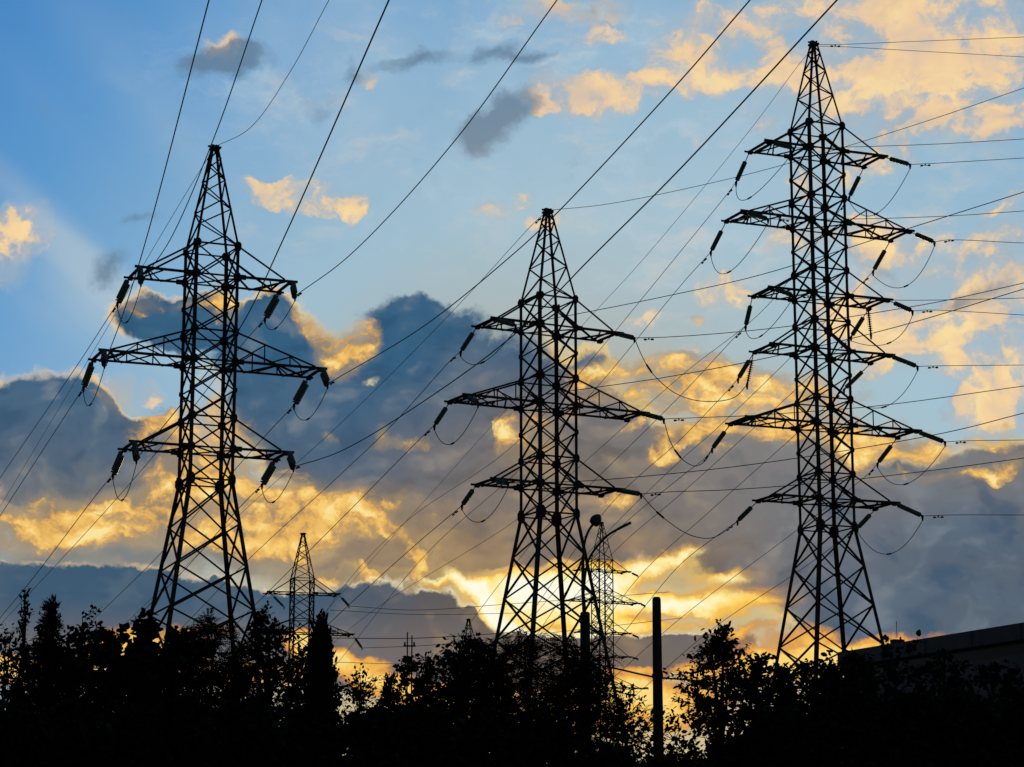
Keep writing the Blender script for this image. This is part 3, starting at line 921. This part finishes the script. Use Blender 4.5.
# --- distant pylons: drooping strings and their level wires
for py, i, sd, qs, nm in [(PS1, 0, 1, (349, 606), "upper"), (PS1, 1, 1, (362, 648), "lower"), (PS1, 0, -1, (284, 607), None),
                          (PS2, 0, 1, (638, 576), None), (PS2, 1, 1, (645, 606), None), (PS2, 2, 1, (638.5, 637.5), None), (PS2, 3, 1, (638, 659), None), (PS2, 4, 1, (648, 688), None)]:
    t = py.tip(i, sd, False)
    e = reach(t, qs[0], qs[1], 3.2, False)
    hang(py.arms[(i, sd)], py.inv, t, e, 12)
    if nm:
        run("power_line", [e, at(qs[0] + 70, qs[1] + (4 if nm == 'upper' else -3), 330), at(qs[0] + 160, qs[1] - (2 if nm == 'upper' else 12), 345), at(qs[0] + 320, qs[1] - (14 if nm == 'upper' else 30), 370)],
            f"far thin wire running right from the {nm} arm of the pylon beside the cypress", "power line", .04, FAR + " wires", None)
for y0, y1, w in [(612, 613, "upper"), (640, 632, "thick middle"), (664, 660, "lowest")]:
    run("power_line", [at(330, y0 - 2, 380), at(420, (y0 + y1) / 2 + 2, 400), at(520, y1, 420)], f"{w} far wire crossing level between the cypress and the middle pylon", "power line", .045 if w != "thick middle" else .07, "level far wires", None)


# ------------------------------------------------------------------ street furniture
def street_lamp():
    Y = 65
    top = at(585, 612, Y)
    root = empty("street_lamp", (top.x, Y, 0))
    tag(root, "double-armed street lamp with one lamp head left, in front of the middle pylon", "street lamp")
    h = top.z
    loc = lambda px, py: at(px, py, Y) - Vector((top.x, Y, 0))
    mb = MB(); mb.tube([(0, 0, -.1), (0, 0, h * .5), (0, 0, h - .04), (0, 0, h)], [.2, .16, .14, .11], 14); mb.build("pole", CONCRETE, root, False)
    mb = MB(); mb.tube([(0, 0, h - .3), loc(582.8, 590), loc(583, 556)], [.065, .05, .045], 8); mb.build("mast", STEEL, root, True)
    mb = MB(); mb.tube(spline([loc(583, 560), loc(584.6, 543), loc(588, 532), loc(593, 524)], 6), .034, 8); arm = mb.build("bracket", STEEL, root, True)
    mb = MB(); mb.tube(spline([loc(583, 600), loc(586, 570), loc(589.5, 558), loc(596, 548), loc(607.5, 535.5), loc(619, 528.5), loc(631, 522.5)], 6), [.034] * 30 + [.04] * 7, 8); mb.build("bracket", STEEL, root, True)
    mb = MB()
    a, b = loc(592.5, 525), loc(600, 514.5)
    d = (b - a)
    n = 12
    mb.tube([a + d * (k / n) for k in range(n + 1)], [.05] + [.155 * math.sin(math.pi * (.16 + .84 * k / n)) ** .7 + .012 for k in range(1, n + 1)], 14)
    mb.build("lamp_head", LAMPGLASS, arm, True)


street_lamp()


def pole():
    Y = 65
    top = at(656.5, 597, Y)
    root = empty("concrete_pole", (top.x, Y, 0))
    tag(root, "bare concrete post with a plain rounded top, right of the street lamp", "post")
    h = top.z
    mb = MB(); mb.tube([(0, 0, -.1), (0, 0, h * .5), (0, 0, h - .1), (0, 0, h - .04), (0, 0, h)], [.185, .152, .122, .115, .085], 16); mb.build("post", CONCRETE, root)
    mb = MB(); z = at(656, 676, Y).z; mb.tube([(0, 0, z - .06), (0, 0, z + .06)], .158, 14); mb.tube([(.0, -.2, z), (0, .2, z)], .02, 6); mb.build("band_clamp", STEEL, root)


pole()
Y = 65
run("overhead_cable", [at(586, 662, Y), at(618, 669, Y), at(655, 677, Y), at(690, 680, Y), at(760, 690, 63), at(900, 715, 58)], "black overhead cable strung from the street lamp past the bare concrete post", "cable", .028)

h1 = at(407.5, 632, 130)
hp = empty("utility_pole", (h1.x, 130, 0))
tag(hp, "thin twin-legged utility pole rising from bushes left of the middle pylon", "utility pole")
for dx in (0, at(412, 632, 130).x - h1.x):
    mb = MB(); mb.tube([(dx, 0, -.1), (dx, 0, h1.z + (-.2 if dx else 0))], [.07, .035], 8); mb.build("leg", STEEL, hp)
mb = MB(); zz = at(407, 646, 130).z
mb.box((.12, 0, zz), .7, .08, .08); mb.box((-.14, 0, zz + .12), .1, .1, .2); mb.box((.38, 0, zz + .12), .1, .1, .2)
mb.build("crossbar", STEEL, hp)


# ------------------------------------------------------------------ building
def building():
    A, Bp = at(846, 652, 92), None
    Z = A.z
    e = at_height(1024, 623.5, Z)
    d = Vector((e.x - A.x, e.y - A.y, 0)); Ln = d.length; d.normalize()
    ang = math.atan2(d.y, d.x)
    root = empty("industrial_building", (A.x, A.y, 0), ang)
    tag(root, "long grey flat-roofed building with a dark strip of glazing under its parapet", "building")
    Lt = Ln + 16
    dep = 14
    # local: x along the facade, y = away from the camera side (left normal)
    mb = MB(); mb.box((Lt / 2, dep / 2, (Z - 1.05) / 2), Lt, dep, Z - 1.05); mb.build("wall", PLASTER, root)
    mb = MB(); mb.box((Lt / 2, dep / 2, Z - .29), Lt + .5, dep + .5, .58)
    for k in range(1, int(Lt / 3)):
        mb.box((k * 3.0, -.262, Z - .29), .05, .03, .57)
    rf = mb.build("roof_parapet", PARAPET, root)
    mb = MB(); mb.box((Lt / 2, dep / 2, Z - .815), Lt - .4, dep - .4, .47); mb.build("glazing_strip", DARKGLASS, root)
    v = MB(); c = at(886.5, 645, 89)
    q = (Vector((c.x - A.x, c.y - A.y, 0))); lx = q.dot(d)
    v.box((lx, .35, Z + .1), .26, .5, .24); v.build("roof_vent", STEEL, rf)
    v = MB(); v.tube([(lx - .02, .35, Z + .3), (lx - .02, .35, Z + .95)], .012, 6); v.build("antenna", STEEL, rf)
    for k in range(9):
        x = 1.6 + k * 3.0
        for zc in (Z - 2.6, Z - 5.6):
            f = MB()
            f.box((x, -.02, zc + .72), 1.7, .10, .08); f.box((x, -.02, zc - .72), 1.9, .16, .08)
            f.box((x - .81, -.02, zc), .08, .10, 1.36); f.box((x + .81, -.02, zc), .08, .10, 1.36); f.box((x, -.02, zc), .05, .08, 1.36)
            w = f.build("window", PARAPET, root)
            p = MB(); p.box((x, .0, zc), 1.52, .02, 1.35); p.build("pane", DARKGLASS, w)


building()


# ------------------------------------------------------------------ trees
def fast_mesh(name, verts, k, m):
    """mesh of n separate k-gons from an (n*k, 3) array"""
    nv = len(verts); nf = nv // k
    me = bpy.data.meshes.new(name)
    me.vertices.add(nv); me.vertices.foreach_set('co', verts.astype(np.float32).ravel())
    me.loops.add(nv); me.loops.foreach_set('vertex_index', np.arange(nv, dtype=np.int32))
    me.polygons.add(nf); me.polygons.foreach_set('loop_start', np.arange(0, nv, k, dtype=np.int32))
    me.polygons.foreach_set('loop_total', np.full(nf, k, dtype=np.int32))
    me.materials.append(m)
    me.update(calc_edges=True)
    me.validate()
    return me


SHAPES = {   # outline of one leaf: along its length, across it, bend
    'ovate': np.array([(0, 0, 0), (.3, .26, .05), (.68, .22, .03), (1, 0, -.12), (.68, -.22, .03), (.3, -.26, .05)]),
    'broad': np.array([(0, .05, 0), (.12, .42, .05), (.5, .5, .02), (.78, .26, -.04), (1, 0, -.18), (.78, -.26, -.04), (.5, -.5, .02), (.12, -.42, .05)]),
    'needle': np.array([(0, .04, 0), (.5, .11, .02), (1, 0, -.05), (.5, -.11, .02)]),
    'spray': np.array([(0, .02, 0), (.45, .17, .03), (.75, .22, 0), (1, .03, -.06), (.7, -.14, 0), (.4, -.18, .03)]),
    'leaflet': np.array([(0, 0, 0), (.45, .17, .03), (1, 0, -.06), (.45, -.17, .03)]),
}


def leaves(cent, axis, nrm, size, shape):
    S = SHAPES[shape]
    axis = axis / np.linalg.norm(axis, axis=1, keepdims=True)
    side = np.cross(nrm, axis)
    side /= np.linalg.norm(side, axis=1, keepdims=True) + 1e-9
    nn = np.cross(axis, side)
    v = cent[:, None, :] + size[:, None, None] * (S[None, :, 0, None] * axis[:, None, :] + S[None, :, 1, None] * side[:, None, :] + S[None, :, 2, None] * nn[:, None, :])
    return v.reshape(-1, 3)


def tree(name, label, cat, px, top, wpx, Y, kind, sprays, seed, group=None, prof=None, base=.12, leaf=None, trunk=True, lumps=.35, lean=0.0):
    rng = np.random.default_rng(seed)
    P = at(px, top, Y)
    H = P.z
    R = wpx * Y / FPX / 2
    root = empty(name, (P.x, Y, 0), rng.uniform(0, .6))
    tag(root, label, cat, group)
    prof = prof or [(0, .35), (.2, .8), (.45, 1), (.7, .85), (.88, .5), (1, .06)]
    pz, pr = zip(*prof)
    ph = rng.uniform(0, 6.28, 8); pf = rng.integers(1, 5, 8); pk = rng.uniform(2, 9, 8)

    def rad(z, th):
        t = z / H
        r = np.interp((t - base) / (1 - base), pz, pr) * R
        l = sum(np.sin(pf[i] * th + pk[i] * t * 2 + ph[i]) for i in range(8)) / 8
        return r * (1 + lumps * 1.6 * l)

    # limbs
    br = MB()
    tr_r = (.007 * H + .012) if name in ('slender_tree', 'shrub') else .018 * H + .03
    tk = [(lean * R * (q ** 2) + .05 * R * math.sin(q * 5 + seed), .04 * R * math.cos(q * 4 + seed), q * H * .93) for q in np.linspace(0, 1, 9)]
    tk[0] = (tk[0][0], tk[0][1], -.15)
    br.tube(tk, [tr_r * (1 - .92 * q) + .008 for q in np.linspace(0, 1, 9)], 7)
    tk_np = np.array(tk)
    nodes = [tk_np[i] * (1 - f) + tk_np[i + 1] * f for i in range(2, 8) for f in (0, .5)]
    nl = 13 if kind not in ('thuja', 'conifer') else 0
    for k in range(nl):
        z0 = H * rng.uniform(max(base * .8, .12), .78)
        th = rng.uniform(0, 2 * math.pi)
        z1 = min(z0 + H * rng.uniform(.08, .26), H * .96)
        r1 = rad(z1, th) * rng.uniform(.55, .85)
        i0 = min(int(z0 / (H * .93) * 8), 7)
        f0 = z0 / (H * .93) * 8 - i0
        s0 = tk_np[i0] * (1 - f0) + tk_np[i0 + 1] * f0
        e = np.array([r1 * math.cos(th), r1 * math.sin(th), z1])
        mid = s0 * .5 + e * .5 + np.array([0, 0, -.04 * H + rng.uniform(-.1, .1)])
        lp = [np.array(v) for v in spline([s0, mid, e], 4)]
        br.tube(lp, list(np.linspace(tr_r * .42, .009, len(lp))), 5)
        nodes += lp[1:]
    nodes = np.array(nodes)
    # spray ends inside the crown
    tips = []
    while len(tips) < sprays:
        z = H * (base + (1 - base) * rng.random() ** .85)
        th = rng.uniform(0, 2 * math.pi)
        r0 = rad(z, th)
        if rng.random() > max(r0, 0) / R * 1.15 + .09: continue
        r = r0 * (rng.random() ** .5) * (rng.uniform(.8, 1.02) if rng.random() < .8 else rng.uniform(1, 1.35))
        tips.append((r * math.cos(th) + lean * R * (z / H) ** 2, r * math.sin(th), z))
    tips = np.array(tips)
    cent, axis, nrm, size = [], [], [], []
    ls = leaf or {'broad': .15, 'ovate': .11, 'thuja': .16, 'conifer': .15, 'pinnate': .07}[kind]
    for tp in tips:
        if kind in ('thuja', 'conifer'):
            zz = tp[2] - rng.uniform(.15, .5) if kind == 'thuja' else tp[2] + rng.uniform(-.1, .05)
            i0 = min(max(int(zz / (H * .93) * 8), 0), 7)
            st = np.array([tk_np[i0][0], tk_np[i0][1], zz])
        else:
            dd = np.linalg.norm(nodes - tp, axis=1) + 1.2 * np.maximum(nodes[:, 2] - tp[2] + .1, 0)
            st = nodes[np.argmin(dd)]
        d = tp - st
        L = np.linalg.norm(d)
        if L < .05: continue
        d = d / L
        if rng.random() < (.75 if kind not in ('thuja', 'conifer') else .12):
            br.tube([st, (st + tp) / 2 + np.array([0, 0, -.03]), tp], [.011, .008, .004], 4, False)
        if kind == 'pinnate':
            for q in range(4):
                a = d + rng.normal(0, .55, 3); a /= np.linalg.norm(a)
                s0 = tp - d * min(L, .3) * rng.random()
                n0 = np.array([0, 0, 1.]) + rng.normal(0, .35, 3)
                sd = np.cross(n0, a); sd /= np.linalg.norm(sd)
                for j in range(6):
                    b = s0 + a * (.05 + j * .045) + np.array([0, 0, -.006 * j * j * .6])
                    for sg in (-1, 1):
                        cent.append(b); axis.append(sd * sg + a * .45); nrm.append(n0); size.append(ls * (1.15 - .08 * j))
        else:
            m = {'broad': 9, 'ovate': 11, 'thuja': 9, 'conifer': 11}[kind]
            ext = {'broad': .42, 'ovate': .38, 'thuja': .32, 'conifer': .42}[kind]
            for q in range(m):
                b = tp - d * min(L, ext) * (q / m) + rng.normal(0, .035, 3)
                a = d * .8 + rng.normal(0, .6, 3)
                if kind == 'thuja': a = d * .5 + np.array([0, 0, .9]) + rng.normal(0, .3, 3)
                elif kind == 'conifer': a = d * 1.0 + rng.normal(0, .45, 3) + np.array([0, 0, .25])
                else: a[2] -= .25
                cent.append(b); axis.append(a); size.append(ls * rng.uniform(.5, 1.35))
                nrm.append(np.array([0, 0, 1.]) + rng.normal(0, .6, 3))
    shape = {'broad': 'broad', 'ovate': 'ovate', 'thuja': 'spray', 'conifer': 'needle', 'pinnate': 'leaflet'}[kind]
    lv = leaves(np.array(cent), np.array(axis), np.array(nrm), np.array(size), shape)
    br.build("trunk", BARK, root)
    link(bpy.data.objects.new("crown", fast_mesh("crown", lv, len(SHAPES[shape]), LEAF_DARK if kind in ('thuja', 'conifer') else LEAF)), root)
    return root


CONE = [(0, .9), (.5, 1), (.66, .72), (.8, .40), (.9, .22), (.96, .11), (1, .02)]
COLUMN = [(0, .8), (.3, 1), (.6, .95), (.82, .66), (.94, .34), (1, .04)]
SLIM = [(0, 1), (.5, 1), (.64, .62), (.75, .27), (.86, .12), (1, .04)]
ROUND = [(0, .6), (.3, .95), (.55, 1), (.72, .9), (.86, .68), (.95, .40), (1, .08)]
FLAT = [(0, .7), (.4, 1), (.75, 1), (.88, .86), (.95, .62), (1, .2)]
G_TR = "trees standing in the tree row"
tree("slender_tree", "spindly feathery sapling at the far left, thinnest tip of the tree row", "tree", 25, 586, 84, 46, 'ovate', 520, 3, G_TR, SLIM, leaf=.085)
tree("conifer_tree", "dense pointed conifer with ragged edges near the left end of the row", "tree", 52, 597, 104, 45, 'conifer', 2000, 4, G_TR, CONE, lumps=.35)
tree("shrub", "loose arching shrub leaning right beside the ragged pointed conifer", "shrub", 82, 604, 110, 46, 'ovate', 380, 5, G_TR, [(0, 1), (.6, 1), (.75, .7), (.86, .4), (.94, .16), (1, .05)], leaf=.09, lean=.30, lumps=.5)
tree("shrub", "thin leafy shrub cut off by the left edge", "shrub", 4, 624, 130, 48, 'ovate', 560, 41, G_TR, ROUND, leaf=.1, lumps=.5)
tree("shrub", "low leafy bush filling between the sapling and the arching shrub", "shrub", 70, 626, 150, 49, 'broad', 520, 42, G_TR, FLAT, leaf=.12, lumps=.5)
tree("shrub", "large-leaved shrub between the arching shrub and the left pylon's legs", "shrub", 120, 626, 120, 44, 'broad', 520, 6, G_TR, FLAT, lumps=.55)
tree("vine_tree", "large-leaved climber heaped against the left pylon's nearest legs", "tree", 147, 612, 70, 47, 'broad', 340, 7, G_TR, [(0, 1), (.7, .95), (.82, .55), (.93, .34), (1, .2)], lumps=.5)
tree("shrub", "big-leaved bush under the left pylon's braces", "shrub", 178, 626, 110, 45, 'broad', 480, 8, G_TR, FLAT, lumps=.55)
tree("locust_tree", "feathery locust tree at the foot of the left pylon", "tree", 212, 616, 150, 46, 'pinnate', 1500, 9, G_TR, ROUND, lumps=.45, leaf=.085)
tree("broadleaf_tree", "round-topped tree rising right of the left pylon beside the far pylon", "tree", 268, 604, 150, 45, 'ovate', 950, 10, G_TR, [(0, .9), (.5, 1), (.72, .72), (.84, .48), (.93, .28), (1, .08)], lumps=.45)
tree("broadleaf_tree", "thin-leaved tree screening the small distant pylon", "tree", 298, 645, 130, 49, 'ovate', 400, 11, G_TR, FLAT)
tree("cypress_tree", "dark columnar cypress in front of the small distant pylon", "tree", 322, 615, 44, 42, 'thuja', 3000, 12, G_TR, COLUMN, lumps=.15, leaf=.13)
tree("shrub", "low open shrub against the orange glow right of the cypress", "shrub", 362, 664, 110, 46, 'ovate', 480, 13, G_TR, ROUND, leaf=.09, lumps=.5)
tree("conifer_tree", "tiny pointed conifer tip between the glow and the bushes", "tree", 390, 666, 44, 44, 'conifer', 700, 14, G_TR, CONE)
tree("shrub", "scraggly bush below the twin-legged utility pole", "shrub", 418, 650, 110, 46, 'broad', 420, 15, G_TR, ROUND, leaf=.1, lumps=.6)
tree("broadleaf_tree", "broad leafy tree covering most of the farthest pylon", "tree", 464, 634, 170, 45, 'ovate', 1350, 16, G_TR, ROUND, lumps=.5)
tree("slender_tree", "thin leafy shoot beside the farthest pylon's tip", "tree", 479, 622, 30, 46, 'ovate', 160, 17, G_TR, SLIM, leaf=.09)
tree("locust_tree", "wide feathery tree in front of the middle pylon's left legs", "tree", 528, 636, 190, 46, 'pinnate', 1700, 18, G_TR, FLAT, lumps=.5, leaf=.085)
tree("broadleaf_tree", "dense tree wrapped round the street lamp's pole", "tree", 582, 648, 120, 48, 'ovate', 800, 19, G_TR, ROUND, lumps=.5)
tree("shrub", "low thin tree in the gap between street lamp and concrete post", "shrub", 624, 688, 110, 50, 'ovate', 330, 20, G_TR, FLAT)
tree("rowan_tree", "open rowan-like tree with separate leaf tufts right of the concrete post", "tree", 722, 622, 170, 50, 'ovate', 800, 21, G_TR, [(0, .9), (.45, 1), (.65, .86), (.8, .6), (.9, .34), (1, .1)], leaf=.13, lumps=.8)
tree("broadleaf_tree", "small leafy tree right of the open rowan-like tree", "tree", 766, 654, 100, 48, 'broad', 520, 22, G_TR, ROUND, leaf=.12, lumps=.5)
tree("broadleaf_tree", "dark rounded tree in front of the tallest pylon's left legs", "tree", 808, 660, 130, 47, 'ovate', 900, 23, G_TR, FLAT, lumps=.5)
tree("broadleaf_tree", "leafy tree between the tallest pylon's legs", "tree", 832, 652, 100, 49, 'broad', 380, 24, G_TR, ROUND, leaf=.12, lumps=.5)
tree("shrub", "dense bush hiding the building's far corner", "shrub", 858, 652, 84, 50, 'ovate', 700, 43, G_TR, FLAT, lumps=.4)
tree("shrub", "sprig-topped shrub poking above the roofline by the roof vent", "shrub", 896, 637, 110, 48, 'broad', 220, 25, G_TR, [(0, 1), (.7, 1), (.84, .8), (.92, .6), (1, .3)], leaf=.13, lumps=.8)
tree("broadleaf_tree", "loose tree hiding the middle of the building's front", "tree", 940, 646, 150, 46, 'ovate', 420, 26, G_TR, ROUND, leaf=.12, lumps=.6)
tree("broadleaf_tree", "bushy tree in front of the building near the right edge", "tree", 1002, 660, 120, 45, 'broad', 420, 27, G_TR, FLAT, leaf=.12, lumps=.5)
# unbroken dark hedge nearer to the camera
names_h = ["at the left edge", "below the ragged conifer", "below the arching shrub", "below the left pylon", "left of the cypress", "below the cypress", "below the orange glow", "below the utility pole",
           "below the farthest pylon", "below the middle pylon", "below the street lamp", "below the bare concrete post", "below the rowan-like tree", "left of the tallest pylon", "below the tallest pylon", "below the roof vent", "below the building's front", "at the right edge"]
tops = [708, 704, 700, 698, 700, 702, 712, 706, 704, 712, 748, 758, 742, 704, 688, 690, 690, 694]
for k, (nm, tp) in enumerate(zip(names_h, tops)):
    tree("hedge_shrub", f"dense dark hedge shrub {nm}", "shrub", 10 + k * 59.5, tp + (k * 37 % 11) - 5, 104, 34 + (k % 3), ('ovate', 'broad', 'ovate')[k % 3], 900, 60 + k, "hedge shrubs along the bottom", FLAT, base=.1, leaf=.12)
